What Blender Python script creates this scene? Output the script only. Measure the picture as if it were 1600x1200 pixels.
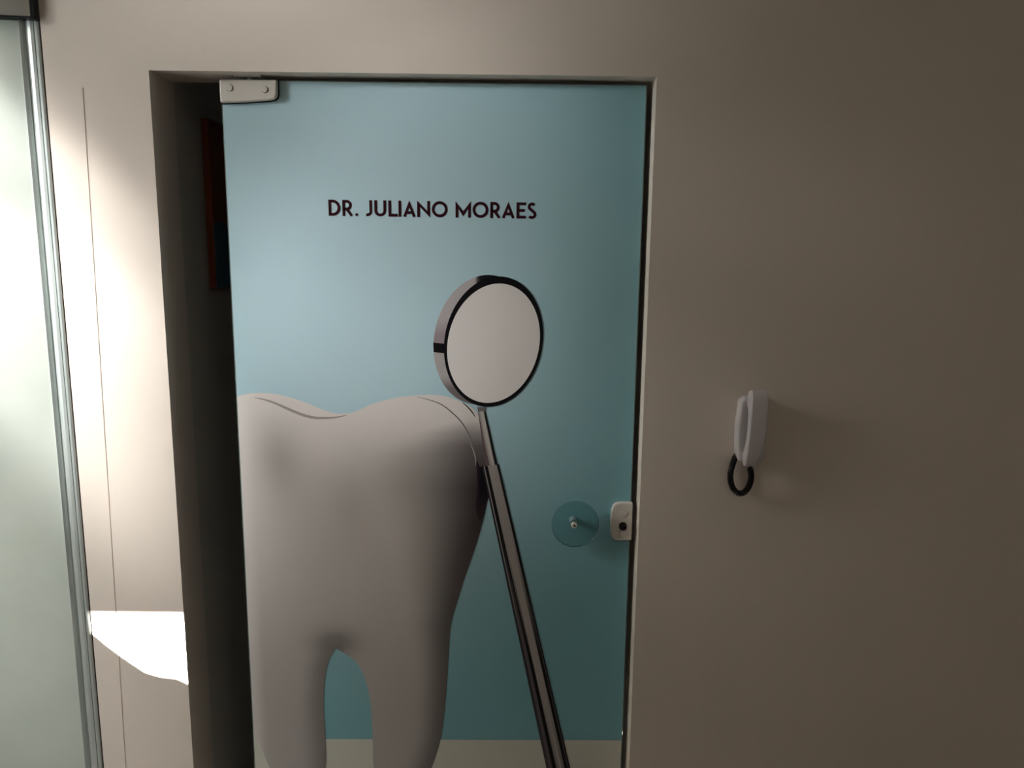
import bpy, bmesh, math, random
from mathutils import Vector, Matrix
from mathutils.geometry import delaunay_2d_cdt

for o in list(bpy.data.objects):
    bpy.data.objects.remove(o, do_unlink=True)
SC = bpy.context.scene
C = SC.collection
R = math.radians

# ------------------------------------------------------------------ camera
cam_d = bpy.data.cameras.new('camera')
cam_d.sensor_fit = 'HORIZONTAL'
cam_d.sensor_width = 36.0
cam_d.lens = 36.0 * 1230.0 / 1600.0
cam_d.clip_start = 0.02
cam = bpy.data.objects.new('camera', cam_d)
C.objects.link(cam)
PITCH, ROLL, YAW = R(9.812), R(-0.634), R(0.376)
fw = Vector((math.sin(YAW) * math.cos(PITCH), math.cos(YAW) * math.cos(PITCH), -math.sin(PITCH)))
rt = Vector((math.cos(YAW), -math.sin(YAW), 0))
dn = fw.cross(rt)
rt2 = math.cos(ROLL) * rt + math.sin(ROLL) * dn
dn2 = -math.sin(ROLL) * rt + math.cos(ROLL) * dn
mw = Matrix.Identity(4)
for i in range(3):
    mw[i][0], mw[i][1], mw[i][2] = rt2[i], -dn2[i], -fw[i]
mw[0][3], mw[1][3], mw[2][3] = 0.0, -1.72, 1.65
cam.matrix_world = mw
SC.camera = cam

# ------------------------------------------------------------------ world, sun, daylight, exposure
SC.view_settings.view_transform = 'Standard'
SC.view_settings.look = 'None'
SC.view_settings.gamma = 1.0
SC.view_settings.use_curve_mapping = False
SC.view_settings.exposure = 0.0

w = bpy.data.worlds.new('World')
SC.world = w
w.use_nodes = True
bgn = w.node_tree.nodes['Background']
bgn.inputs[0].default_value = (0.80, 0.92, 1.0, 1)
bgn.inputs[1].default_value = 0.8


def aim(o, target):
    d = Vector(target) - Vector(o.location)
    o.rotation_euler = d.to_track_quat('-Z', 'Y').to_euler()


def add_sun(name, direction, strength, angle, col=(1, 1, 1)):
    l = bpy.data.lights.new(name, 'SUN')
    l.energy, l.angle, l.color = strength, angle, col
    o = bpy.data.objects.new(name, l)
    C.objects.link(o)
    o.rotation_euler = Vector(direction).to_track_quat('-Z', 'Y').to_euler()
    o.location = (-4, -3, 4)
    return o


def add_area(name, loc, target, sx, sy, power, col=(1, 1, 1), spread=180):
    l = bpy.data.lights.new(name, 'AREA')
    l.shape, l.size, l.size_y, l.energy, l.color = 'RECTANGLE', sx, sy, power, col
    l.spread = R(spread)
    o = bpy.data.objects.new(name, l)
    C.objects.link(o)
    o.location = loc
    aim(o, target)
    return o


def add_spot(name, loc, target, power, cone, blend, radius, col=(1, 1, 1), scale=(1, 1), roll=0.0):
    l = bpy.data.lights.new(name, 'SPOT')
    l.energy, l.spot_size, l.spot_blend, l.shadow_soft_size, l.color = power, R(cone), blend, radius, col
    o = bpy.data.objects.new(name, l)
    C.objects.link(o)
    o.location = loc
    q = (Vector(target) - Vector(loc)).to_track_quat('-Z', 'Y').to_matrix() @ Matrix.Rotation(roll, 3, 'Z')
    o.rotation_euler = q.to_euler()
    o.scale = (scale[0], scale[1], 1)
    return o


XL = -1.5                                   # street side of the room: facade with window
add_sun('sun', (1.2, 1.0, -0.9), 120.0, R(0.35), (1.0, 0.98, 0.95))
# daylight standing in the window opening
add_area('window_daylight', (XL + 0.02, -0.40, 1.80), (-1.0, 0.0, 0.10), 0.5, 1.2, 4.8, (0.98, 1.0, 1.0), 60)
add_area('window_skylight', (XL + 0.02, -0.40, 1.80), (0.6, -0.35, 1.5), 0.5, 1.2, 1.7, (0.95, 1.0, 1.0))
# spots added outside the window to shape pools of reflected sunlight
GLARE = (1.0, 0.985, 0.96)
S1, S2 = (-1.78, -0.87, 2.55), (-2.2, -0.80, 2.35)
add_spot('glare_spot', S1, (-1.04, 0, 1.60), 80.0, 25, 0.5, 0.04, GLARE)
add_spot('glare_spot', S1, (-0.93, 0, 1.36), 150.0, 20, 0.7, 0.04, GLARE)
add_spot('glare_spot', S1, (-1.12, 0, 1.85), 30.0, 20, 0.7, 0.04, GLARE)
add_spot('glare_spot', S2, (-0.50, 0, 1.72), 60.0, 22, 1.0, 0.20, GLARE)
add_spot('glare_spot', S2, (-0.35, 0, 1.66), 66.0, 30, 0.5, 0.05, GLARE, (0.25, 1), R(-12))
add_spot('glare_spot', S2, (-0.36, 0, 2.18), 150.0, 15, 1.0, 0.16, GLARE)
add_spot('glare_spot', S2, (-0.48, 0, 1.47), 80.0, 15, 1.0, 0.14, GLARE)
add_spot('glare_spot', S2, (0.42, 0, 1.78), 26.0, 9, 1.0, 0.10, GLARE)
add_spot('glare_spot', S2, (0.28, 0, 1.20), 100.0, 7.5, 1.0, 0.30, GLARE)
add_spot('right_wall_fill', S2, (0.95, 0, 0.9), 60.0, 50, 1.0, 0.45, (1.0, 0.96, 0.88))  # wide soft fill added for the right wall and jamb
# dim warm fill light added near the waiting room ceiling
add_area('room_fill', (0.7, -2.2, 2.72), (0.7, -2.1, 0), 0.5, 0.5, 2.6, (1.0, 0.93, 0.82))
# faint fill light added in the unseen inner room
add_area('inner_room_fill', (0.6, 1.5, 2.4), (0.4, 1.5, 0), 0.6, 0.6, 0.3, (1, 1, 1))


# ------------------------------------------------------------------ materials
def new_mat(name):
    m = bpy.data.materials.new(name)
    m.use_nodes = True
    nt = m.node_tree
    return m, nt, nt.nodes['Principled BSDF']


def simple(name, col, rough=0.5, metal=0.0, coat=0.0, noise=0.0, nscale=40, bump=0.0, bscale=200, spec=0.5):
    m, nt, b = new_mat(name)
    b.inputs['Base Color'].default_value = (*col, 1)
    b.inputs['Roughness'].default_value = rough
    b.inputs['Metallic'].default_value = metal
    b.inputs['Coat Weight'].default_value = coat
    b.inputs['Specular IOR Level'].default_value = spec
    tc = nt.nodes.new('ShaderNodeTexCoord')
    if noise > 0:
        n = nt.nodes.new('ShaderNodeTexNoise')
        n.inputs['Scale'].default_value = nscale
        n.inputs['Detail'].default_value = 4
        nt.links.new(tc.outputs['Object'], n.inputs['Vector'])
        mx = nt.nodes.new('ShaderNodeMix')
        mx.data_type = 'RGBA'
        mx.inputs[6].default_value = (*[c * (1 - noise) for c in col], 1)
        mx.inputs[7].default_value = (*[min(1, c * (1 + noise)) for c in col], 1)
        nt.links.new(n.outputs[0], mx.inputs[0])
        nt.links.new(mx.outputs[2], b.inputs['Base Color'])
    if bump > 0:
        n2 = nt.nodes.new('ShaderNodeTexNoise')
        n2.inputs['Scale'].default_value = bscale
        n2.inputs['Detail'].default_value = 3
        nt.links.new(tc.outputs['Object'], n2.inputs['Vector'])
        bp = nt.nodes.new('ShaderNodeBump')
        bp.inputs['Strength'].default_value = bump
        bp.inputs['Distance'].default_value = 0.002
        nt.links.new(n2.outputs[0], bp.inputs['Height'])
        nt.links.new(bp.outputs[0], b.inputs['Normal'])
    return m


M_WALL = simple('wall_paint', (0.78, 0.695, 0.615), 0.65, noise=0.02, nscale=3, bump=0.10, bscale=60, spec=0.3)
M_INNER = simple('inner_room_paint', (0.62, 0.59, 0.54), 0.8, noise=0.03, nscale=3, spec=0.2)
M_CEIL = simple('ceiling_paint', (0.75, 0.72, 0.66), 0.8, noise=0.02, nscale=3)
M_FLOOR = simple('floor_stone', (0.35, 0.32, 0.28), 0.4, noise=0.12, nscale=6)
M_WHITE = simple('white_fitting_plastic', (0.74, 0.70, 0.64), 0.4, noise=0.01)
M_CAP = simple('fitting_cap_plastic', (0.72, 0.68, 0.62), 0.45, noise=0.01)
M_BLACK = simple('black_rubber', (0.005, 0.005, 0.005), 0.5, noise=0.05, spec=0.25)
M_PHONE = simple('phone_white_plastic', (0.64, 0.60, 0.61), 0.38, noise=0.01)
M_ALU = simple('brushed_aluminium', (0.62, 0.68, 0.66), 0.38, 0.55, noise=0.05, nscale=25)
M_CHROME = simple('fitting_metal', (0.60, 0.61, 0.58), 0.28, 0.85, noise=0.06, nscale=12)
M_SHAFT = simple('knob_shaft_metal', (0.75, 0.75, 0.76), 0.35, 0.3, noise=0.02)
M_TEXT = simple('maroon_print', (0.030, 0.001, 0.007), 0.5, noise=0.05, spec=0.2)
M_STRIPE = simple('print_white_stripe', (0.66, 0.66, 0.58), 0.42, noise=0.02, nscale=4)


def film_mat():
    """backdrop colour: pale sky blue spreading from the upper left into deeper teal"""
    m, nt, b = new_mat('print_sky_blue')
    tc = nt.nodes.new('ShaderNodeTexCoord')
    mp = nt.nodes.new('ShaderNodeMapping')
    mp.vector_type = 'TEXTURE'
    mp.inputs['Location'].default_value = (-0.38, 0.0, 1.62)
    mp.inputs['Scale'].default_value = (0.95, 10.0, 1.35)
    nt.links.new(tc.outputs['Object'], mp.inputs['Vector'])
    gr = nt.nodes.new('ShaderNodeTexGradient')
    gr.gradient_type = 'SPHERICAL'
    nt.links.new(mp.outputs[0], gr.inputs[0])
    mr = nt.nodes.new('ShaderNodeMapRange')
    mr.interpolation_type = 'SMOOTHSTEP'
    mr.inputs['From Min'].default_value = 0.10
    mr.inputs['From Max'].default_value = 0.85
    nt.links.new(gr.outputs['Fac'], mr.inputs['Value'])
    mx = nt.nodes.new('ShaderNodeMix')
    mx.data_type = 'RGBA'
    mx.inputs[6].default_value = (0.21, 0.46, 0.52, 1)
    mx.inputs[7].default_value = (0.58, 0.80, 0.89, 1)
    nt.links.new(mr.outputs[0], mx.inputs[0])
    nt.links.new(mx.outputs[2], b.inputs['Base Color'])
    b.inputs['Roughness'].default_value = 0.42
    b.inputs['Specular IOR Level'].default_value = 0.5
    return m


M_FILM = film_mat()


def vcol_mat(name):
    m, nt, b = new_mat(name)
    a = nt.nodes.new('ShaderNodeVertexColor')
    a.layer_name = 'ink'
    nt.links.new(a.outputs[0], b.inputs['Base Color'])
    b.inputs['Roughness'].default_value = 0.48
    b.inputs['Specular IOR Level'].default_value = 0.2
    return m


M_INK = vcol_mat('printed_ink')


def glass_mat(name, col, rough=0.0, trans=1.0):
    m, nt, b = new_mat(name)
    b.inputs['Base Color'].default_value = (*col, 1)
    b.inputs['Roughness'].default_value = rough
    b.inputs['Transmission Weight'].default_value = trans
    b.inputs['IOR'].default_value = 1.5
    return m


M_GLASS = glass_mat('door_glass', (0.72, 0.88, 0.84), 0.02, 0.75)


def clear_mat(name, tint):
    """clear tinted glass that lets light straight through and mirrors at its edges"""
    m, nt, b = new_mat(name)
    nt.nodes.remove(b)
    tr = nt.nodes.new('ShaderNodeBsdfTransparent')
    tr.inputs[0].default_value = (*tint, 1)
    gl = nt.nodes.new('ShaderNodeBsdfGlossy')
    gl.inputs['Roughness'].default_value = 0.06
    fr = nt.nodes.new('ShaderNodeFresnel')
    fr.inputs['IOR'].default_value = 1.5
    mx = nt.nodes.new('ShaderNodeMixShader')
    nt.links.new(fr.outputs[0], mx.inputs[0])
    nt.links.new(tr.outputs[0], mx.inputs[1])
    nt.links.new(gl.outputs[0], mx.inputs[2])
    nt.links.new(mx.outputs[0], nt.nodes['Material Output'].inputs[0])
    return m


M_DISC = clear_mat('knob_glass', (0.80, 0.90, 0.90))


def frosted_mat():
    m, nt, b = new_mat('frosted_film_glass')
    b.inputs['Base Color'].default_value = (0.76, 0.785, 0.735, 1)
    b.inputs['Roughness'].default_value = 0.45
    tc = nt.nodes.new('ShaderNodeTexCoord')
    nz = nt.nodes.new('ShaderNodeTexNoise')
    nz.inputs['Scale'].default_value = 7.0
    nz.inputs['Detail'].default_value = 3.0
    nt.links.new(tc.outputs['Object'], nz.inputs['Vector'])
    cm = nt.nodes.new('ShaderNodeMix')
    cm.data_type = 'RGBA'
    cm.inputs[6].default_value = (0.60, 0.65, 0.59, 1)
    cm.inputs[7].default_value = (0.84, 0.86, 0.81, 1)
    nt.links.new(nz.outputs[0], cm.inputs[0])
    nt.links.new(cm.outputs[2], b.inputs['Base Color'])
    tr = nt.nodes.new('ShaderNodeBsdfTranslucent')
    tr.inputs[0].default_value = (0.76, 0.80, 0.73, 1)
    mx = nt.nodes.new('ShaderNodeMixShader')
    mx.inputs[0].default_value = 0.35
    out = nt.nodes['Material Output']
    nt.links.new(b.outputs[0], mx.inputs[1])
    nt.links.new(tr.outputs[0], mx.inputs[2])
    nt.links.new(mx.outputs[0], out.inputs[0])
    return m


M_FROST = frosted_mat()


# ------------------------------------------------------------------ helpers
def link_mesh(name, bm, mat, parent=None, smooth=False):
    bmesh.ops.recalc_face_normals(bm, faces=bm.faces[:])
    me = bpy.data.meshes.new(name)
    bm.to_mesh(me)
    bm.free()
    me.materials.append(mat)
    if smooth:
        for p in me.polygons:
            p.use_smooth = True
    o = bpy.data.objects.new(name, me)
    C.objects.link(o)
    if parent:
        o.parent = parent
    return o


def box(bm, x0, x1, y0, y1, z0, z1):
    v = [bm.verts.new((x, y, z)) for x in (x0, x1) for y in (y0, y1) for z in (z0, z1)]
    for f in ((0, 1, 3, 2), (4, 6, 7, 5), (0, 4, 5, 1), (2, 3, 7, 6), (0, 2, 6, 4), (1, 5, 7, 3)):
        bm.faces.new([v[i] for i in f])
    return v


def prism(bm, pts, axis, a, b):
    """extrude a 2-D outline along an axis: 'y' uses (x,z), 'x' uses (y,z), 'z' uses (x,y)"""
    def mk(p, t):
        return {'y': (p[0], t, p[1]), 'x': (t, p[0], p[1]), 'z': (p[0], p[1], t)}[axis]
    A = [bm.verts.new(mk(p, a)) for p in pts]
    B = [bm.verts.new(mk(p, b)) for p in pts]
    n = len(pts)
    bm.faces.new(A)
    bm.faces.new(B[::-1])
    for i in range(n):
        bm.faces.new((A[i], B[i], B[(i + 1) % n], A[(i + 1) % n]))


def cyl_y(bm, x, z, r, y0, y1, n=32, r2=None):
    r2 = r if r2 is None else r2
    A = [bm.verts.new((x + r * math.cos(2 * math.pi * i / n), y0, z + r * math.sin(2 * math.pi * i / n))) for i in range(n)]
    B = [bm.verts.new((x + r2 * math.cos(2 * math.pi * i / n), y1, z + r2 * math.sin(2 * math.pi * i / n))) for i in range(n)]
    bm.faces.new(A)
    bm.faces.new(B[::-1])
    for i in range(n):
        bm.faces.new((A[i], B[i], B[(i + 1) % n], A[(i + 1) % n]))


def bevel(o, wd, seg=3, ang=35):
    m = o.modifiers.new('bevel', 'BEVEL')
    m.width, m.segments, m.limit_method, m.angle_limit = wd, seg, 'ANGLE', R(ang)
    m.harden_normals = False
    for p in o.data.polygons:
        p.use_smooth = True
    e = o.modifiers.new('wn', 'WEIGHTED_NORMAL')
    e.keep_sharp = True
    return o


def empty(name, loc=(0, 0, 0)):
    o = bpy.data.objects.new(name, None)
    o.empty_display_size = 0.05
    C.objects.link(o)
    o.location = loc
    return o


def tag(o, label, cat, kind=None, group=None):
    o['label'] = label
    o['category'] = cat
    if kind:
        o['kind'] = kind
    if group:
        o['group'] = group
    return o


def smooth_closed(pts, sub=4, closed=True):
    out = []
    n = len(pts)
    rng = range(n) if closed else range(n - 1)
    for i in rng:
        if closed:
            p0, p1, p2, p3 = pts[i - 1], pts[i], pts[(i + 1) % n], pts[(i + 2) % n]
        else:
            p0, p1, p2, p3 = pts[max(i - 1, 0)], pts[i], pts[i + 1], pts[min(i + 2, n - 1)]
        for k in range(sub):
            t = k / sub
            out.append(tuple(0.5 * ((2 * b) + (-a + c) * t + (2 * a - 5 * b + 4 * c - d) * t * t + (-a + 3 * b - 3 * c + d) * t ** 3)
                             for a, b, c, d in zip(p0, p1, p2, p3)))
    if not closed:
        out.append(pts[-1])
    return out


# ------------------------------------------------------------------ room shell
JL, JR, LINT = -0.748, 0.3055, 2.004          # door opening
WL = -0.9637                                  # where the wall ends at the glass door
TH = 0.12
CEIL = 2.75

bm = bmesh.new()
jt, jb = -0.8740, -0.9163                      # hairline joint slants a little
zt = CEIL


def quad_prism(bm, q, y0, y1):
    prism(bm, q, 'y', y0, y1)


gw = 0.0030
zg = 1.968
jm = jb + (jt - jb) * zg / zt
quad_prism(bm, [(WL, 0), (jb - gw / 2, 0), (jm - gw / 2, zg), (WL, zg)], 0, 0.02)
quad_prism(bm, [(jb + gw / 2, 0), (JL, 0), (JL, zg), (jm + gw / 2, zg)], 0, 0.02)
box(bm, WL, JL, 0, 0.02, zg, zt)
quad_prism(bm, [(jb - 0.012, 0), (jb + 0.012, 0), (jm + 0.012, zg), (jm - 0.012, zg)], 0.0013, 0.02)
box(bm, WL, JL, 0.02, 0.05, 0, zt)
box(bm, -1.02, JL, 0.05, TH, 0, zt)            # body behind, rebated for the glass door
box(bm, JL, JR, 0, TH, LINT, zt)               # over the door
box(bm, JR, 2.40, 0, TH, 0, zt)                # right of the door
box(bm, XL, -1.02, 0.05, TH, 2.22, zt)
box(bm, XL, WL, 0.0, 0.05, 2.22, zt)            # over the glass door
wall_front = link_mesh('wall_front', bm, M_WALL)
tag(wall_front, 'cream painted wall around the blue printed door, carrying the intercom', 'wall', 'structure')

bm = bmesh.new()
box(bm, -1.8, 2.5, -3.5, 0.12, -0.1, 0)
tag(link_mesh('floor', bm, M_FLOOR), 'stone floor of the waiting room below the frame', 'floor', 'structure')
bm = bmesh.new()
box(bm, -1.6, 2.5, -3.5, 0.12, CEIL, CEIL + 0.1)
tag(link_mesh('ceiling', bm, M_CEIL), 'plain painted ceiling of the waiting room above the frame', 'ceiling', 'structure')
bm = bmesh.new()
box(bm, 2.40, 2.5, -3.5, 0.12, 0, CEIL)
tag(link_mesh('wall_right', bm, M_WALL), 'cream painted side wall far right, outside the frame', 'wall', 'structure')
bm = bmesh.new()
box(bm, XL - 0.1, 2.5, -3.5, -3.4, 0, CEIL)
tag(link_mesh('wall_back', bm, M_WALL), 'cream painted wall behind the viewer', 'wall', 'structure')

# facade on the left: window beside the glass door
bm = bmesh.new()
yA, yB = -0.10, -0.667                         # window sides
win_low = [(-0.10, 1.20), (-0.440, 1.20), (-0.442, 1.153), (-0.471, 1.145), (-0.50, 1.142), (-0.542, 1.1415),
           (-0.572, 1.157), (-0.603, 1.181), (-0.624, 1.187), (-0.667, 1.205)]  # lower window outline shaped to trim the edge of the sun patch
low = [(0.12, 0.0), (0.12, 1.20)] + win_low + [(yB, 0.0)]
prism(bm, low, 'x', XL - 0.03, XL)
box(bm, XL - 0.03, XL, yA, 0.02, 1.20, CEIL)
box(bm, XL - 0.03, XL, yB, yA, 2.48, CEIL)
box(bm, XL - 0.03, XL, -3.40, yB, 0, CEIL)
tag(link_mesh('wall_left', bm, M_WALL), 'street facade wall with a window, left of the frame', 'wall', 'structure')

# canopy slab added out of view to cut the top of the sun patch
bm = bmesh.new()
box(bm, -4.6, XL - 0.03, -2.007, 0.3, 2.60, 2.72)
tag(link_mesh('sun_cut_slab', bm, M_CEIL), 'flat canopy slab, unseen, added to trim the sun patch', 'blocker', 'structure')

# dark room behind the door
bm = bmesh.new()
box(bm, -0.86, JL, TH, 2.6, 0, 2.55)
tag(link_mesh('wall_inner_left', bm, M_INNER), 'dark side wall of the inner room seen through the gap beside the door', 'wall', 'structure')
bm = bmesh.new()
box(bm, -0.86, 2.0, 2.6, 2.7, 0, 2.55)
tag(link_mesh('wall_inner_back', bm, M_INNER), 'far wall of the dark inner room behind the door', 'wall', 'structure')
bm = bmesh.new()
box(bm, 1.9, 2.0, TH, 2.6, 0, 2.55)
tag(link_mesh('wall_inner_right', bm, M_INNER), 'right wall of the dark inner room behind the door', 'wall', 'structure')
bm = bmesh.new()
box(bm, -0.86, 2.0, TH, 2.7, 2.55, 2.65)
tag(link_mesh('ceiling_inner', bm, M_INNER), 'ceiling of the dark inner room behind the door', 'ceiling', 'structure')
bm = bmesh.new()
box(bm, -0.86, 2.0, TH, 2.7, -0.1, 0.0)
tag(link_mesh('floor_inner', bm, M_FLOOR), 'floor of the dark inner room behind the door', 'floor', 'structure')

# ------------------------------------------------------------------ picture in the inner room
pic = empty('canvas_picture', (JL, 0.42, 1.54))
tag(pic, 'dark orange and blue canvas picture in the gap left of the door', 'picture')


def loc_mesh(name, bm, mat, root, smooth=False):
    """mesh given in world coordinates, parented to a root that only has a location"""
    bmesh.ops.translate(bm, verts=bm.verts[:], vec=-Vector(root.location))
    return link_mesh(name, bm, mat, root, smooth)


M_ORANGE = simple('picture_orange', (0.26, 0.055, 0.018), 0.6, noise=0.15, nscale=15)
M_BLUE = simple('picture_blue', (0.05, 0.17, 0.26), 0.6, noise=0.15, nscale=15)
bm = bmesh.new()
box(bm, JL, JL + 0.018, 0.270, 0.62, 1.541, 1.952)
bevel(loc_mesh('canvas', bm, M_ORANGE, pic), 0.002, 2)
bm = bmesh.new()
blue = [(0.271, 1.542), (0.62, 1.542), (0.62, 1.60), (0.50, 1.60), (0.45, 1.625), (0.415, 1.66), (0.38, 1.69), (0.34, 1.705), (0.30, 1.706), (0.271, 1.700)]
prism(bm, blue, 'x', JL + 0.0181, JL + 0.0195)
loc_mesh('painted_hill', bm, M_BLUE, pic)['label'] = 'blue rounded painted shape'

# ------------------------------------------------------------------ the printed glass door
DX0, DX1, DZ0, DZ1, DY = -0.6155, 0.2932, 0.010, 1.9958, 0.042
door = empty('door_1', (DX0, DY, 0))
tag(door, 'glass door with blue tooth and dental mirror print reading DR. JULIANO MORAES', 'door', 'structure')
bm = bmesh.new()
box(bm, DX0, DX1, DY, DY + 0.010, DZ0, DZ1)
loc_mesh('glass_pane', bm, M_GLASS, door)
film = None
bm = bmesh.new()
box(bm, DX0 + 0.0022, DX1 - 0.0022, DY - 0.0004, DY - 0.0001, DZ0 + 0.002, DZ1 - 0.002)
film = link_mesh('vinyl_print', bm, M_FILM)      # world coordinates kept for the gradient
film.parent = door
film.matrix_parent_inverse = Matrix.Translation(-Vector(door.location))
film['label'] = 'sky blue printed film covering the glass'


def art(name, bm, mat, label=None):
    o = link_mesh(name, bm, mat, film)
    if label:
        o['label'] = label
    return o


def flat(bm, pts, y):
    bm.faces.new([bm.verts.new((p[0], y, p[1])) for p in pts])


L0 = DY - 0.0004
bm = bmesh.new()
flat(bm, [(DX0 + .0022, DZ0 + .002), (DX1 - .0022, DZ0 + .002), (DX1 - .0022, 0.4566), (DX0 + .0022, 0.4538)], L0 - 0.0003)
art('floor_stripe', bm, M_STRIPE, 'pale printed stripe along the bottom')


def sstep(a, b, x):
    t = max(0.0, min(1.0, (x - a) / (b - a)))
    return t * t * (3 - 2 * t)


def lerp3(a, b, t):
    return tuple(p + (q - p) * t for p, q in zip(a, b))


def interp(tab, x):
    if x <= tab[0][0]:
        return tab[0][1]
    for (a, va), (b, vb) in zip(tab, tab[1:]):
        if x <= b:
            return va + (vb - va) * (x - a) / (b - a)
    return tab[-1][1]


def cdt_art(name, outline, y, colf, step=0.007, label=None, extra=None):
    pts = [Vector(p) for p in outline]
    n = len(pts)
    edges = [(i, (i + 1) % n) for i in range(n)]
    xs = [p[0] for p in pts]
    zs = [p[1] for p in pts]
    rnd = random.Random(3)
    x = min(xs) + step / 2
    while x < max(xs):
        z = min(zs) + step / 2
        while z < max(zs):
            q = (x + rnd.uniform(-.1, .1) * step, z + rnd.uniform(-.1, .1) * step)
            ins = False
            j = n - 1
            for i in range(n):
                if (zs[i] > q[1]) != (zs[j] > q[1]) and q[0] < (xs[j] - xs[i]) * (q[1] - zs[i]) / (zs[j] - zs[i]) + xs[i]:
                    ins = not ins
                j = i
            if ins:
                pts.append(Vector(q))
            z += step
        x += step
    vs, es, fs, *_ = delaunay_2d_cdt(pts, edges, [], 1, 1e-6)
    me = bpy.data.meshes.new(name)
    me.from_pydata([(v[0], y, v[1]) for v in vs], [], [tuple(f) for f in fs])
    at = me.color_attributes.new('ink', 'FLOAT_COLOR', 'POINT')
    for i, v in enumerate(vs):
        at.data[i].color = (*colf(v[0], v[1]), 1)
    me.materials.append(M_INK)
    o = bpy.data.objects.new(name, me)
    C.objects.link(o)
    o.parent = film
    if label:
        o['label'] = label
    return o


TOOTH = [(-0.6130, 1.3105), (-0.5918, 1.3163), (-0.57, 1.3187), (-0.5482, 1.3189), (-0.5265, 1.3169), (-0.4976, 1.3113), (-0.4689, 1.302), (-0.4402, 1.2904), (-0.4114, 1.2787), (-0.3896, 1.2737), (-0.3677, 1.2732), (-0.3457, 1.2779), (-0.3163, 1.2916), (-0.2869, 1.3023), (-0.2504, 1.3116), (-0.2212, 1.3156), (-0.1921, 1.3181), (-0.1629, 1.3184), (-0.1338, 1.3142), (-0.1164, 1.3084), (-0.0940, 1.2985), (-0.0690, 1.2800), (-0.0560, 1.2432), (-0.0480, 1.195), (-0.044, 1.1417), (-0.0416, 1.1032), (-0.0436, 1.0754), (-0.0479, 1.0395), (-0.0647, 0.9733), (-0.0866, 0.9047), (-0.0972, 0.8725), (-0.117, 0.8043), (-0.1283, 0.7583), (-0.1325, 0.7071), (-0.1374, 0.6234), (-0.1439, 0.5368), (-0.1537, 0.4592), (-0.1649, 0.4156), (-0.1778, 0.377), (-0.2085, 0.3148), (-0.2455, 0.2878), (-0.2804, 0.3054), (-0.3084, 0.3442), (-0.3213, 0.3859), (-0.3213, 0.4579), (-0.3238, 0.5354), (-0.3277, 0.5728), (-0.3362, 0.6117), (-0.3465, 0.6402), (-0.3629, 0.6652), (-0.3841, 0.6817), (-0.4058, 0.6956), (-0.4198, 0.6721), (-0.429, 0.6446), (-0.4358, 0.6008), (-0.4388, 0.5532), (-0.4387, 0.5053), (-0.437, 0.457), (-0.4368, 0.4083), (-0.4394, 0.375), (-0.452, 0.3255), (-0.4802, 0.2897), (-0.5196, 0.3001), (-0.5533, 0.3353), (-0.5771, 0.374), (-0.587, 0.4019), (-0.5954, 0.4263), (-0.6023, 0.4488), (-0.6130, 0.4531)]
RIGHT = [(0.29, -0.21), (0.377, -0.178), (0.459, -0.154), (0.537, -0.144), (0.623, -0.137), (0.707, -0.1325), (0.758, -0.128), (0.804, -0.117), (0.905, -0.087), (0.973, -0.065), (1.04, -0.048), (1.103, -0.0416), (1.142, -0.044), (1.195, -0.052), (1.243, -0.064), (1.2775, -0.08), (1.32, -0.12)]
SHW = [(0.3, 0.07), (0.5, 0.075), (0.65, 0.085), (0.8, 0.12), (0.95, 0.20), (1.1, 0.29), (1.18, 0.27), (1.23, 0.17), (1.26, 0.05), (1.30, 0.02)]
SHA = [(0.3, 0.75), (0.8, 0.92), (1.0, 0.98), (1.1, 1.0), (1.20, 0.86), (1.235, 0.55), (1.26, 0.15), (1.30, 0.0)]
LROOT = [(0.29, -0.47), (0.37, -0.44), (0.41, -0.437), (0.55, -0.4388), (0.645, -0.429), (0.70, -0.405), (0.72, -0.40)]


def gauss(x, z, cx, cz, sx, sz):
    return math.exp(-((x - cx) / sx) ** 2 - ((z - cz) / sz) ** 2)


def tooth_col(x, z):
    c = (0.84, 0.79, 0.765)
    d = interp(RIGHT, z) - x
    wd, am = interp(SHW, z), interp(SHA, z)
    k = am * (1 - sstep(0, wd, d)) ** 1.0
    c = lerp3(c, (0.034, 0.021, 0.026), k)
    # left root shaded towards the fork
    if z < 0.74 and x < -0.39:
        dd = interp(LROOT, z) - x
        k2 = 0.72 * (1 - sstep(-0.005, 0.07, dd)) * (1 - sstep(0.66, 0.74, z))
        c = lerp3(c, (0.10, 0.085, 0.085), k2)
    k3 = 0.45 * gauss(x, z, -0.405, 0.71, 0.055, 0.035)
    k3 += 0.33 * gauss(x, z, -0.525, 1.17, 0.050, 0.085)
    k3 += 0.22 * gauss(x, z, -0.24, 1.14, 0.10, 0.07)
    k3 += 0.12 * gauss(x, z, -0.36, 1.06, 0.05, 0.10)
    k3 += 0.56 * (1 - sstep(0.50, 1.20, z))
    c = lerp3(c, (0.16, 0.148, 0.135), min(k3, 0.8))
    k4 = 0.5 * sstep(-0.575, -0.612, x) + 0.35 * sstep(1.24, 1.29, z)
    c = lerp3(c, (0.90, 0.855, 0.825), min(k4, 1))
    return c


tooth_outline = TOOTH[:1] + smooth_closed(TOOTH[:52], 3, False)[1:] + smooth_closed(TOOTH[51:], 3, False)[1:]
cdt_art('tooth_picture', tooth_outline, L0 - 0.0006, tooth_col, 0.0075, 'large printed white molar tooth')


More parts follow.
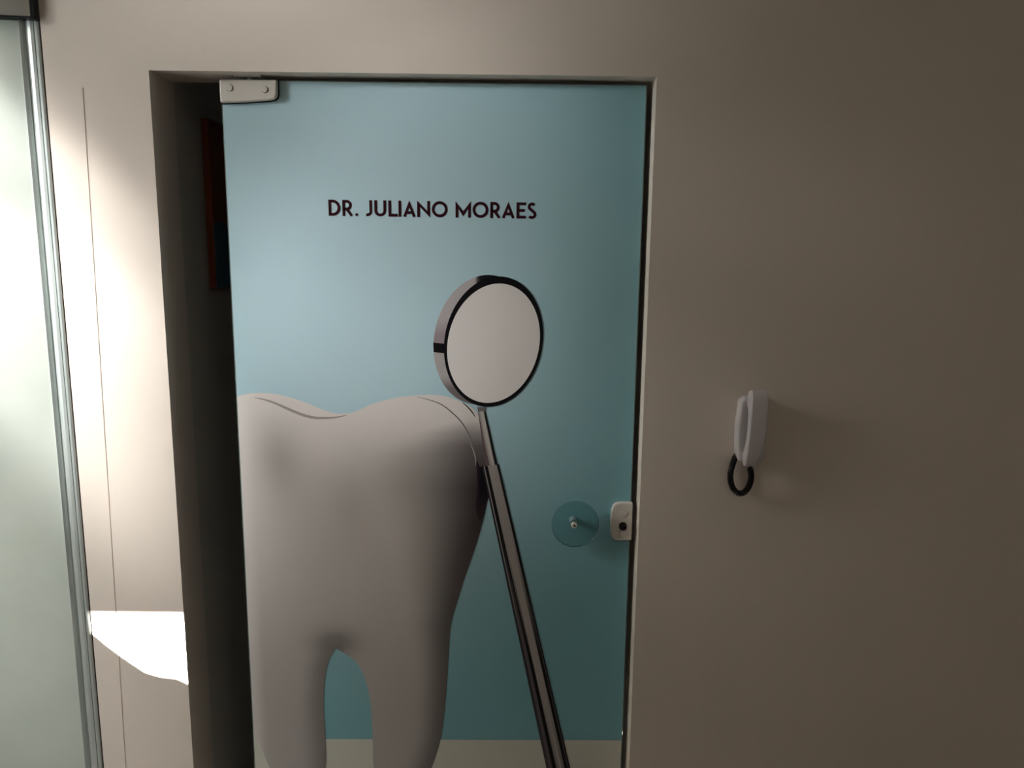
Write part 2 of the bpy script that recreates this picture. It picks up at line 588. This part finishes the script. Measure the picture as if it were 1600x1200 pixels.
def ribbon(bm, pts, wds, y, taper=True):
    pts = smooth_closed(pts, 4, False)
    n = len(pts)
    prev = None
    for i, p in enumerate(pts):
        a, b = pts[max(i - 1, 0)], pts[min(i + 1, n - 1)]
        tx, tz = b[0] - a[0], b[1] - a[1]
        l = math.hypot(tx, tz)
        nx, nz = -tz / l, tx / l
        t = i / (n - 1)
        wdt = wds * (math.sin(math.pi * min(max(t, 0.02), 0.98)) ** 0.6 if taper else 1)
        A = bm.verts.new((p[0] + nx * wdt / 2, y, p[1] + nz * wdt / 2))
        B = bm.verts.new((p[0] - nx * wdt / 2, y, p[1] - nz * wdt / 2))
        if prev:
            bm.faces.new((prev[0], prev[1], B, A))
        prev = (A, B)


M_RIDGE = simple('print_ridge_grey', (0.42, 0.375, 0.36), 0.42, noise=0.03)
M_RIDGE2 = simple('print_ridge_dark', (0.20, 0.17, 0.17), 0.42, noise=0.03)
M_GLINT = simple('print_glint', (0.55, 0.50, 0.49), 0.42, noise=0.03)
M_INKBLACK = simple('print_black', (0.006, 0.005, 0.007), 0.5, noise=0.03, spec=0.15)
LT = L0 - 0.0008
for pts, wdt, mt in (
        ([(-0.5733, 1.3083), (-0.5532, 1.3041), (-0.5302, 1.2969), (-0.5073, 1.2867), (-0.4844, 1.2765), (-0.4613, 1.2678), (-0.4381, 1.2628), (-0.4118, 1.2623), (-0.3855, 1.2648), (-0.3649, 1.2695)], 0.0065, M_RIDGE),
        ([(-0.2037, 1.3135), (-0.1747, 1.3064), (-0.1485, 1.2962), (-0.1252, 1.2786), (-0.1047, 1.2578), (-0.09, 1.2354), (-0.0782, 1.2099), (-0.0708, 1.1842)], 0.0028, M_RIDGE2),
        ([(-0.1018, 1.3027), (-0.0901, 1.2924), (-0.0784, 1.279), (-0.071, 1.2672)], 0.0028, M_INKBLACK),
        ([(-0.0841, 1.2098), (-0.0752, 1.1872), (-0.0707, 1.1674), (-0.0707, 1.1521)], 0.0022, M_GLINT)):
    bm = bmesh.new()
    ribbon(bm, pts, wdt, LT)
    art('tooth_ridge', bm, mt)
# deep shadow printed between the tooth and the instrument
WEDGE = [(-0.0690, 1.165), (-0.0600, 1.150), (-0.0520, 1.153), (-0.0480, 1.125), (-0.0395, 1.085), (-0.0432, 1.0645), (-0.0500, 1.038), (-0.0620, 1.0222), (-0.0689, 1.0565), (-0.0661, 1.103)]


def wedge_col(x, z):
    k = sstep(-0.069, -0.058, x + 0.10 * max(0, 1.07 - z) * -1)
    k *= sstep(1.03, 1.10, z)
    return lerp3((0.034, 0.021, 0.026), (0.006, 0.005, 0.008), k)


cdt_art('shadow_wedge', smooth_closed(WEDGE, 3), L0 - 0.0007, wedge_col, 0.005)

# dental mirror: rod, handle, head
def strip_grid(name, q, y, colf, nu, nv, label=None):
    """q: top-left, top-right, bottom-right, bottom-left in (x,z)"""
    verts, faces, cols = [], [], []
    for j in range(nv + 1):
        t = j / nv
        a = (q[0][0] + (q[3][0] - q[0][0]) * t, q[0][1] + (q[3][1] - q[0][1]) * t)
        b = (q[1][0] + (q[2][0] - q[1][0]) * t, q[1][1] + (q[2][1] - q[1][1]) * t)
        for i in range(nu + 1):
            s = i / nu
            verts.append((a[0] + (b[0] - a[0]) * s, y, a[1] + (b[1] - a[1]) * s))
            cols.append(colf(s, t))
    for j in range(nv):
        for i in range(nu):
            k = j * (nu + 1) + i
            faces.append((k, k + 1, k + nu + 2, k + nu + 1))
    me = bpy.data.meshes.new(name)
    me.from_pydata(verts, [], faces)
    at = me.color_attributes.new('ink', 'FLOAT_COLOR', 'POINT')
    for i, c in enumerate(cols):
        at.data[i].color = (*c, 1)
    me.materials.append(M_INK)
    o = bpy.data.objects.new(name, me)
    C.objects.link(o)
    o.parent = film
    if label:
        o['label'] = label
    return o


BLK, GRY, LGT = (0.008, 0.007, 0.009), (0.40, 0.365, 0.345), (0.58, 0.54, 0.52)


def band(stops, s, e=0.02):
    c = stops[0][1]
    for p, cc in stops[1:]:
        c = lerp3(c, cc, sstep(p - e, p + e, s))
    return c


def rod_col(s, t):
    lw = 0.0 + 0.30 * t
    c = band([(0, (0.16, 0.11, 0.115)), (lw + 0.06, GRY), (lw + 0.25, LGT), (0.66, LGT), (0.76, BLK)], s, 0.05)
    return lerp3(c, (0.25, 0.19, 0.19), 0.7 * (1 - sstep(0.0, 0.06, t)))


def handle_col(s, t):
    # stops drift along the handle
    m1, m2 = sstep(0.10, 0.45, t), sstep(0.45, 0.95, t)
    top = [(0.0, (0.03, 0.025, 0.03)), (0.10, (0.45, 0.42, 0.41)), (0.15, BLK), (0.34, GRY), (0.87, BLK)]
    mid = [(0.0, (0.05, 0.042, 0.048)), (0.12, (0.14, 0.12, 0.13)), (0.26, BLK), (0.42, GRY), (0.76, BLK)]
    bot = [(0.0, (0.12, 0.105, 0.11)), (0.24, BLK), (0.50, (0.22, 0.20, 0.19)), (0.56, (0.50, 0.47, 0.44)), (0.64, BLK)]
    c = lerp3(lerp3(band(top, s), band(mid, s), m1), band(bot, s), m2)
    # fine highlight running down the dark right flank
    c = lerp3(c, (0.16, 0.14, 0.14), 0.8 * math.exp(-((s - 0.92) / 0.02) ** 2) * sstep(0.2, 0.4, t))
    return c


strip_grid('mirror_rod', [(-0.0660, 1.2851), (-0.0499, 1.2875), (-0.0197, 1.1557), (-0.0475, 1.1531)], L0 - 0.0010, rod_col, 24, 16, 'thin printed steel rod of the dental mirror')
strip_grid('mirror_handle', [(-0.0556, 1.1512), (-0.0168, 1.1572), (0.2500, 0.0265), (0.1821, 0.0257)], L0 - 0.0010, handle_col, 48, 60, 'printed steel handle of the dental mirror')


def ell(cx, cz, rx, rz, sh, n=72):
    k = math.sqrt(rx * rx - sh * sh)
    return [(cx + sh * math.sin(t) + k * math.cos(t), cz + rz * math.sin(t)) for t in (2 * math.pi * i / n for i in range(n))]


E_BACK = ell(-0.0553, 1.4440, 0.1108, 0.1465, 0.0125)
E_RING = ell(-0.0312, 1.4398, 0.1115, 0.1476, 0.0125)
E_FACE = ell(-0.0312, 1.4365, 0.1044, 0.1352, 0.0130)


def back_col(x, z):
    c = lerp3((0.55, 0.51, 0.52), (0.36, 0.30, 0.33), sstep(1.50, 1.45, z))
    c = lerp3(c, (0.50, 0.47, 0.47), sstep(1.43, 1.41, z))
    c = lerp3(c, (0.20, 0.17, 0.18), sstep(1.365, 1.33, z))
    c = lerp3(c, BLK, sstep(-0.075, -0.065, x) * sstep(1.55, 1.57, z))
    return c


cdt_art('mirror_rim', E_BACK, L0 - 0.0010, back_col, 0.006, 'printed steel rim side of the mirror')
bm = bmesh.new()
flat(bm, [(-0.1666, 1.4385), (-0.1400, 1.4358), (-0.1400, 1.4140), (-0.1660, 1.4167)], L0 - 0.0011)
art('rim_notch', bm, M_INKBLACK)
bm = bmesh.new()
flat(bm, E_RING, L0 - 0.0012)
art('mirror_ring', bm, M_INKBLACK, 'black printed ring around the mirror')


def face_col(x, z):
    return lerp3((0.90, 0.86, 0.84), (0.84, 0.80, 0.78), sstep(-0.10, 0.06, x))


cdt_art('mirror_face', E_FACE, L0 - 0.0014, face_col, 0.012, 'pale grey printed mirror face')
bm = bmesh.new()
flat(bm, [(-0.0675, 1.2915), (-0.0485, 1.2915), (-0.0495, 1.2820), (-0.0650, 1.2820)], L0 - 0.0013)
art('mirror_collar', bm, M_RIDGE2)

# lettering
T = 0.178


def stroke(bm, pts, x0, sx, z0, h, y, closed=False, t=T, clamp=None):
    """centre line in units of cap height; sx keeps stroke width true"""
    P = [Vector(p) for p in pts]
    n = len(P)
    Lf, Rt = [], []
    for i in range(n):
        a = P[i - 1] if (closed or i > 0) else None
        b = P[(i + 1) % n] if (closed or i < n - 1) else None
        d1 = (P[i] - a).normalized() if a is not None else None
        d2 = (b - P[i]).normalized() if b is not None else None
        if d1 is None:
            d1 = d2
        if d2 is None:
            d2 = d1
        n1, n2 = Vector((-d1.y, d1.x)), Vector((-d2.y, d2.x))
        m = n1 + n2
        if m.length < 1e-4:
            m = n1
        m.normalize()
        k = t / 2 / max(0.18, m.dot(n1))
        Lf.append(P[i] + m * k)
        Rt.append(P[i] - m * k)

    def mk(p):
        z = p.y
        if clamp:
            z = max(clamp[0], min(clamp[1], z))
        return bm.verts.new((x0 + p.x * h, y, z0 + z * h))
    A = [mk(p) for p in Lf]
    B = [mk(p) for p in Rt]
    for i in range(n if closed else n - 1):
        j = (i + 1) % n
        bm.faces.new((A[i], B[i], B[j], A[j]))


def arc(cx, cy, rx, ry, a0, a1, n=18):
    return [(cx + rx * math.cos(R(a0 + (a1 - a0) * i / n)), cy + ry * math.sin(R(a0 + (a1 - a0) * i / n))) for i in range(n + 1)]


def letter_paths(ch, w):
    t = T / 2
    if ch == 'D':
        r = 0.5 - t
        cx = w - t - min(r, w - 2 * t) * 0.98
        return [([(t, t), (t, 1 - t)] + arc(cx, 0.5, w - t - cx, r, 90, -90), True)]
    if ch == 'R':
        top, mid = 1 - t, 0.43
        rr = (top - mid) / 2
        cx = w * 0.86 - t - rr
        return [([(t, 0), (t, 1 - t)] + arc(cx, mid + rr, rr, rr, 90, -90) + [(t, mid)], False), ([(w * 0.40, mid), (w - t * 1.25, 0)], False)]
    if ch == '.':
        return [(arc(w / 2, w / 2, w / 4, w / 4, 0, 340, 17), True, w / 2)]
    if ch == 'J':
        r = w - 2 * t + 0.03
        return [([(w - t, 1), (w - t, t + r * 0.8)] + arc(w - t - r, t + r * 0.8, r, r * 0.8, 0, -90, 10)[1:] + [(0, t)], False)]
    if ch == 'U':
        r = w / 2 - t
        return [([(t, 1)] + arc(w / 2, t + r, r, r, 180, 360) + [(w - t, 1)], False)]
    if ch == 'L':
        return [([(t, 1), (t, t), (w, t)], False)]
    if ch == 'I':
        return [([(w / 2, 0), (w / 2, 1)], False)]
    if ch == 'A':
        return [([(t * 1.12, 0), (w / 2, 0.86), (w - t * 1.12, 0)], False), ([(w * 0.24, 0.27), (w * 0.76, 0.27)], False)]
    if ch == 'N':
        return [([(t, 0), (t, 0.86), (w - t, 0.14), (w - t, 1)], False)]
    if ch == 'M':
        return [([(t, 0), (t, 0.86), (w / 2, 0.24), (w - t, 0.86), (w - t, 0)], False)]
    if ch == 'O':
        return [(arc(w / 2, 0.5, w / 2 - t, 0.5 - t, 0, 352, 44), True)]
    if ch == 'E':
        return [([(w, t), (t, t), (t, 1 - t), (w, 1 - t)], False), ([(t, 0.5), (w * 0.86, 0.5)], False)]
    if ch == 'S':
        r1, r2 = 0.5 - t, 0.5
        a = w * 0.40
        up = arc(w * 0.50, 0.74 - 0.01, a - t * 0.55, 0.26 - t + 0.01, 35, 215, 16)
        lo = arc(w * 0.50, 0.26, w / 2 - t, 0.26 - t + 0.02, 40, -145, 16)
        return [(up + lo, False)]
    return []


LETTERS = [('D', -0.3935, -0.3674), ('R', -0.3632, -0.3391), ('.', -0.3353, -0.3289), ('J', -0.3116, -0.2981), ('U', -0.2934, -0.2675), ('L', -0.2628, -0.2424), ('I', -0.2406, -0.2348), ('A', -0.2313, -0.2028), ('N', -0.1999, -0.1718), ('O', -0.168, -0.1333), ('M', -0.1161, -0.0825), ('O', -0.0789, -0.0443), ('R', -0.0402, -0.0164), ('A', -0.0153, 0.0138), ('E', 0.0172, 0.0381), ('S', 0.041, 0.0609)]
CAPH = 0.0345
for ch, xa, xb in LETTERS:
    z0 = 1.7148 - (xa + 0.39) / 0.42 * 0.0013
    wd = (xb - xa) / CAPH
    bm = bmesh.new()
    for k, pth in enumerate(letter_paths(ch, wd)):
        stroke(bm, pth[0], xa, 1, z0, CAPH, L0 - 0.0004 - 0.00005 * k, pth[1], pth[2] if len(pth) > 2 else T, (-0.02, 1.02))
    art('letter', bm, M_TEXT)

# patch fitting at the top corner, pivot plate on the lintel
bm = bmesh.new()
PF = [(-0.6145, 1.9938), (-0.6145, 1.9465), (-0.56, 1.9490), (-0.512, 1.9530), (-0.5010, 1.9550), (-0.4955, 1.9590), (-0.4930, 1.9660), (-0.4920, 1.9948)]
prism(bm, PF, 'y', DY - 0.013, DY - 0.0008)
pf = bevel(loc_mesh('patch_fitting', bm, M_WHITE, door), 0.0042, 4, 50)
pf['label'] = 'white corner patch fitting at the top hinge'
bm = bmesh.new()
PG = [(-0.6150, 1.9945), (-0.6150, 1.9450), (-0.56, 1.9474), (-0.511, 1.9514), (-0.4990, 1.9535), (-0.4935, 1.9580), (-0.4910, 1.9660), (-0.4902, 1.9950)]
prism(bm, PG, 'y', DY - 0.0028, DY - 0.0004)
loc_mesh('fitting_gasket', bm, M_BLACK, door)
for cx, cz in ((-0.5925, 1.9770), (-0.5185, 1.9745)):
    bm = bmesh.new()
    cyl_y(bm, cx, cz, 0.0066, DY - 0.0150, DY - 0.0125, 32)
    o = link_mesh('screw_cap', bm, M_CAP, pf)
    bmesh_off = Vector(door.location)
    o.location = -bmesh_off
    bevel(o, 0.0006, 2)
    bm = bmesh.new()
    cyl_y(bm, cx + 0.0004, cz - 0.0002, 0.0072, DY - 0.0132, DY - 0.0128, 32)  # offset black disc paints a dark rim and crescent shadow beside the cap
    o = link_mesh('cap_shadow', bm, M_BLACK, pf)
    o.location = -bmesh_off
bm = bmesh.new()
box(bm, -0.583, -0.526, DY - 0.012, DY + 0.022, LINT - 0.0035, LINT)
loc_mesh('pivot_plate', bm, M_WHITE, door)
bm = bmesh.new()
bmesh.ops.create_cone(bm, cap_ends=True, segments=16, radius1=0.006, radius2=0.006, depth=0.012,
                      matrix=Matrix.Translation((-0.554, DY + 0.005, LINT - 0.0065)))
loc_mesh('pivot_pin', bm, M_CHROME, door)

# lock at the edge
bm = bmesh.new()
LK = [(0.2950, 0.9785), (0.2950, 1.0712), (0.2660, 1.0715), (0.2555, 1.0690), (0.2490, 1.0630), (0.2455, 1.0500), (0.2440, 1.0250), (0.2455, 0.9990), (0.2490, 0.9870), (0.2550, 0.9805), (0.2660, 0.9785)]
prism(bm, LK, 'y', DY - 0.014, DY - 0.0006)
lk = bevel(loc_mesh('lock_case', bm, M_WHITE, door), 0.004, 4, 50)
lk['label'] = 'white lock case at the door edge'
for cx, cz in ((0.2737, 1.0467), (0.2745, 0.9975)):
    bm = bmesh.new()
    cyl_y(bm, cx, cz, 0.0080, DY - 0.0155, DY - 0.0135, 32)
    o = link_mesh('screw_cap', bm, M_CAP, lk)
    o.location = -Vector(door.location)
    bevel(o, 0.0006, 2)
bm = bmesh.new()
cyl_y(bm, 0.2731, 1.0150, 0.0092, DY - 0.0175, DY - 0.0135, 32)
o = link_mesh('key_rosette', bm, M_BLACK, lk)
o.location = -Vector(door.location)
bm = bmesh.new()
cyl_y(bm, 0.2733, 1.0150, 0.0066, DY - 0.0290, DY - 0.0170, 24)
o = link_mesh('key_cylinder', bm, M_BLACK, lk)
o.location = -Vector(door.location)
bevel(o, 0.001, 2)

# round glass knob on its shaft
KX, KZ = 0.1572, 1.0255
bm = bmesh.new()
cyl_y(bm, KX + 0.0035, KZ - 0.0012, 0.0545, DY - 0.036, DY - 0.028, 96)
kd = bevel(loc_mesh('knob_disc', bm, M_DISC, door), 0.0015, 3)
kd['label'] = 'round clear glass pull knob'
bm = bmesh.new()
cyl_y(bm, KX, KZ, 0.0078, DY - 0.0278, DY - 0.0006, 32)
loc_mesh('knob_shaft', bm, M_SHAFT, door, False)
bm = bmesh.new()
cyl_y(bm, KX, KZ, 0.0072, DY - 0.0435, DY - 0.0362, 32)
tip = bevel(loc_mesh('shaft_tip', bm, M_WHITE, door), 0.0022, 3)
bm = bmesh.new()
cyl_y(bm, KX + 0.0008, KZ - 0.0008, 0.0027, DY - 0.0438, DY - 0.0425, 6)
o = link_mesh('hex_socket', bm, M_BLACK, tip)
o.location = -Vector(door.location)

# ------------------------------------------------------------------ frosted glass door on the left
gd = empty('door_2', (-0.967, 0.0, 0.0))
tag(gd, 'frosted glass door with aluminium edge profile at the left side', 'door', 'structure')
gd.rotation_euler = (0, 0, R(9))
bm = bmesh.new()
prof = [(-0.0405, 0.020), (-0.0405, 0.004), (-0.0395, 0.003), (-0.0350, 0.0050), (-0.0312, 0.0105), (-0.0295, 0.0110), (-0.0275, 0.0080), (-0.0240, 0.0050), (-0.0180, 0.0030), (-0.0120, 0.0028), (-0.0114, 0.0070), (-0.0104, 0.0070), (-0.0098, 0.0020), (-0.0050, 0.0015), (-0.0022, 0.0028), (-0.0010, 0.0060), (-0.0010, 0.020)]
prism(bm, prof, 'z', 0.012, 2.098)
link_mesh('edge_profile', bm, M_ALU, gd)
bm = bmesh.new()
box(bm, -0.0010, 0.0016, 0.0050, 0.020, 0.012, 2.096)  # black strip put in as the shade of the gap beside the wall
link_mesh('edge_gap_shade', bm, M_BLACK, gd)
bm = bmesh.new()
box(bm, -0.50, -0.0385, 0.0085, 0.0165, 0.012, 2.098)
link_mesh('frosted_pane', bm, M_FROST, gd)
bm = bmesh.new()
box(bm, -0.20, -0.0075, -0.016, 0.016, 2.1005, 2.215)
hd = bevel(link_mesh('top_fitting', bm, M_CHROME, gd), 0.003, 3)
hd['label'] = 'metal patch fitting at the top of the frosted door'
bm = bmesh.new()
box(bm, -0.0072, -0.0004, -0.0165, 0.016, 2.0975, 2.215)
link_mesh('fitting_end', bm, M_BLACK, hd)
bm = bmesh.new()
cyl_y(bm, -0.031, 2.1375, 0.006, -0.0175, -0.0150, 20)
link_mesh('fitting_screw', bm, M_BLACK, hd)
bm = bmesh.new()
box(bm, -0.20, -0.0075, -0.0163, 0.016, 2.0985, 2.1003)
link_mesh('fitting_gasket', bm, M_BLACK, hd)

# ------------------------------------------------------------------ intercom phone
ph = empty('intercom_phone', (0.542, 0.0, 1.19))
tag(ph, 'white wall intercom handset with black coiled cord, right of the door', 'intercom')
bm = bmesh.new()
BS = [(0.5170, 1.1880), (0.5690, 1.1880), (0.5760, 1.1960), (0.5770, 1.2600), (0.5740, 1.3200), (0.5660, 1.3330), (0.5220, 1.3330), (0.5140, 1.3220), (0.5095, 1.2700), (0.5100, 1.2300), (0.5125, 1.1980)]
prism(bm, BS, 'y', -0.029, 0.0)
bevel(loc_mesh('wall_base', bm, M_PHONE, ph), 0.006, 4, 50)
HP = [(-0.046, 1.3530), (-0.056, 1.3500), (-0.063, 1.3410), (-0.066, 1.3200), (-0.0655, 1.2900), (-0.063, 1.2500), (-0.059, 1.2150), (-0.053, 1.1920), (-0.046, 1.1820), (-0.038, 1.1800),
      (-0.031, 1.1830), (-0.0285, 1.1930), (-0.0290, 1.2050), (-0.034, 1.2160), (-0.0400, 1.2350), (-0.0435, 1.2600), (-0.0440, 1.2850), (-0.0415, 1.3040), (-0.034, 1.3130), (-0.0295, 1.3200), (-0.0290, 1.3380), (-0.034, 1.3480)]
HPs = smooth_closed(HP, 3)
verts, faces = [], []


def hs_x(z, side):
    t = (z - 1.18) / 0.173
    mid = 0.5370 + 0.0075 * sstep(0, 0.5, t)
    half = 0.0186 * (0.76 + 0.24 * sstep(0.0, 0.45, t))
    if t < 0.12:
        half *= 0.80 + 0.20 * math.sqrt(max(0, t / 0.12))
    if t > 0.93:
        half *= 0.82 + 0.18 * math.sqrt(max(0, (1 - t) / 0.07))
    return mid + side * half


bm = bmesh.new()
A = [bm.verts.new((hs_x(z, -1), y, z)) for y, z in HPs]
B = [bm.verts.new((hs_x(z, 1), y, z)) for y, z in HPs]
n = len(HPs)
bm.faces.new(A)
bm.faces.new(B[::-1])
for i in range(n):
    bm.faces.new((A[i], B[i], B[(i + 1) % n], A[(i + 1) % n]))
bevel(loc_mesh('handset', bm, M_PHONE, ph), 0.0035, 4, 50)
# coiled cord
path = smooth_closed([(0.5150, -0.014, 1.2005), (0.5085, -0.013, 1.1780), (0.5040, -0.014, 1.1540), (0.5075, -0.016, 1.1300), (0.5170, -0.019, 1.1150), (0.5290, -0.023, 1.1125),
                      (0.5395, -0.028, 1.1240), (0.5440, -0.034, 1.1440), (0.5425, -0.039, 1.1620), (0.5375, -0.042, 1.1790)], 40, False)
lens = [0.0]
for a, b in zip(path, path[1:]):
    lens.append(lens[-1] + (Vector(b) - Vector(a)).length)
TOT = lens[-1]


def at_len(s):
    for i in range(len(lens) - 1):
        if lens[i + 1] >= s:
            t = (s - lens[i]) / max(1e-9, lens[i + 1] - lens[i])
            a, b = Vector(path[i]), Vector(path[i + 1])
            return a.lerp(b, t), (b - a).normalized()
    return Vector(path[-1]), (Vector(path[-1]) - Vector(path[-2])).normalized()


TURNS, PER, RC, RW = 46, 14, 0.0054, 0.0017
N = TURNS * PER
cl = []
for i in range(N + 1):
    p, tg = at_len(TOT * i / N)
    u = tg.cross(Vector((0, 1, 0))).normalized()
    v = tg.cross(u).normalized()
    a = 2 * math.pi * i / PER
    rc = RC * min(1, i / 10, (N - i) / 10 + 0.05)
    cl.append(p + u * math.cos(a) * rc + v * math.sin(a) * rc)
bm = bmesh.new()
rings = []
for i, p in enumerate(cl):
    tg = (cl[min(i + 1, N)] - cl[max(i - 1, 0)]).normalized()
    u = tg.orthogonal().normalized() if i == 0 else (rings_u - tg * rings_u.dot(tg)).normalized()
    rings_u = u
    v = tg.cross(u)
    rings.append([bm.verts.new(p + (u * math.cos(k * math.pi / 3) + v * math.sin(k * math.pi / 3)) * RW) for k in range(6)])
for a, b in zip(rings, rings[1:]):
    for k in range(6):
        bm.faces.new((a[k], a[(k + 1) % 6], b[(k + 1) % 6], b[k]))
bm.faces.new(rings[0][::-1])
bm.faces.new(rings[-1])
cd = loc_mesh('coiled_cord', bm, M_BLACK, ph, True)
cd['label'] = 'black coiled cord hanging in a loop'
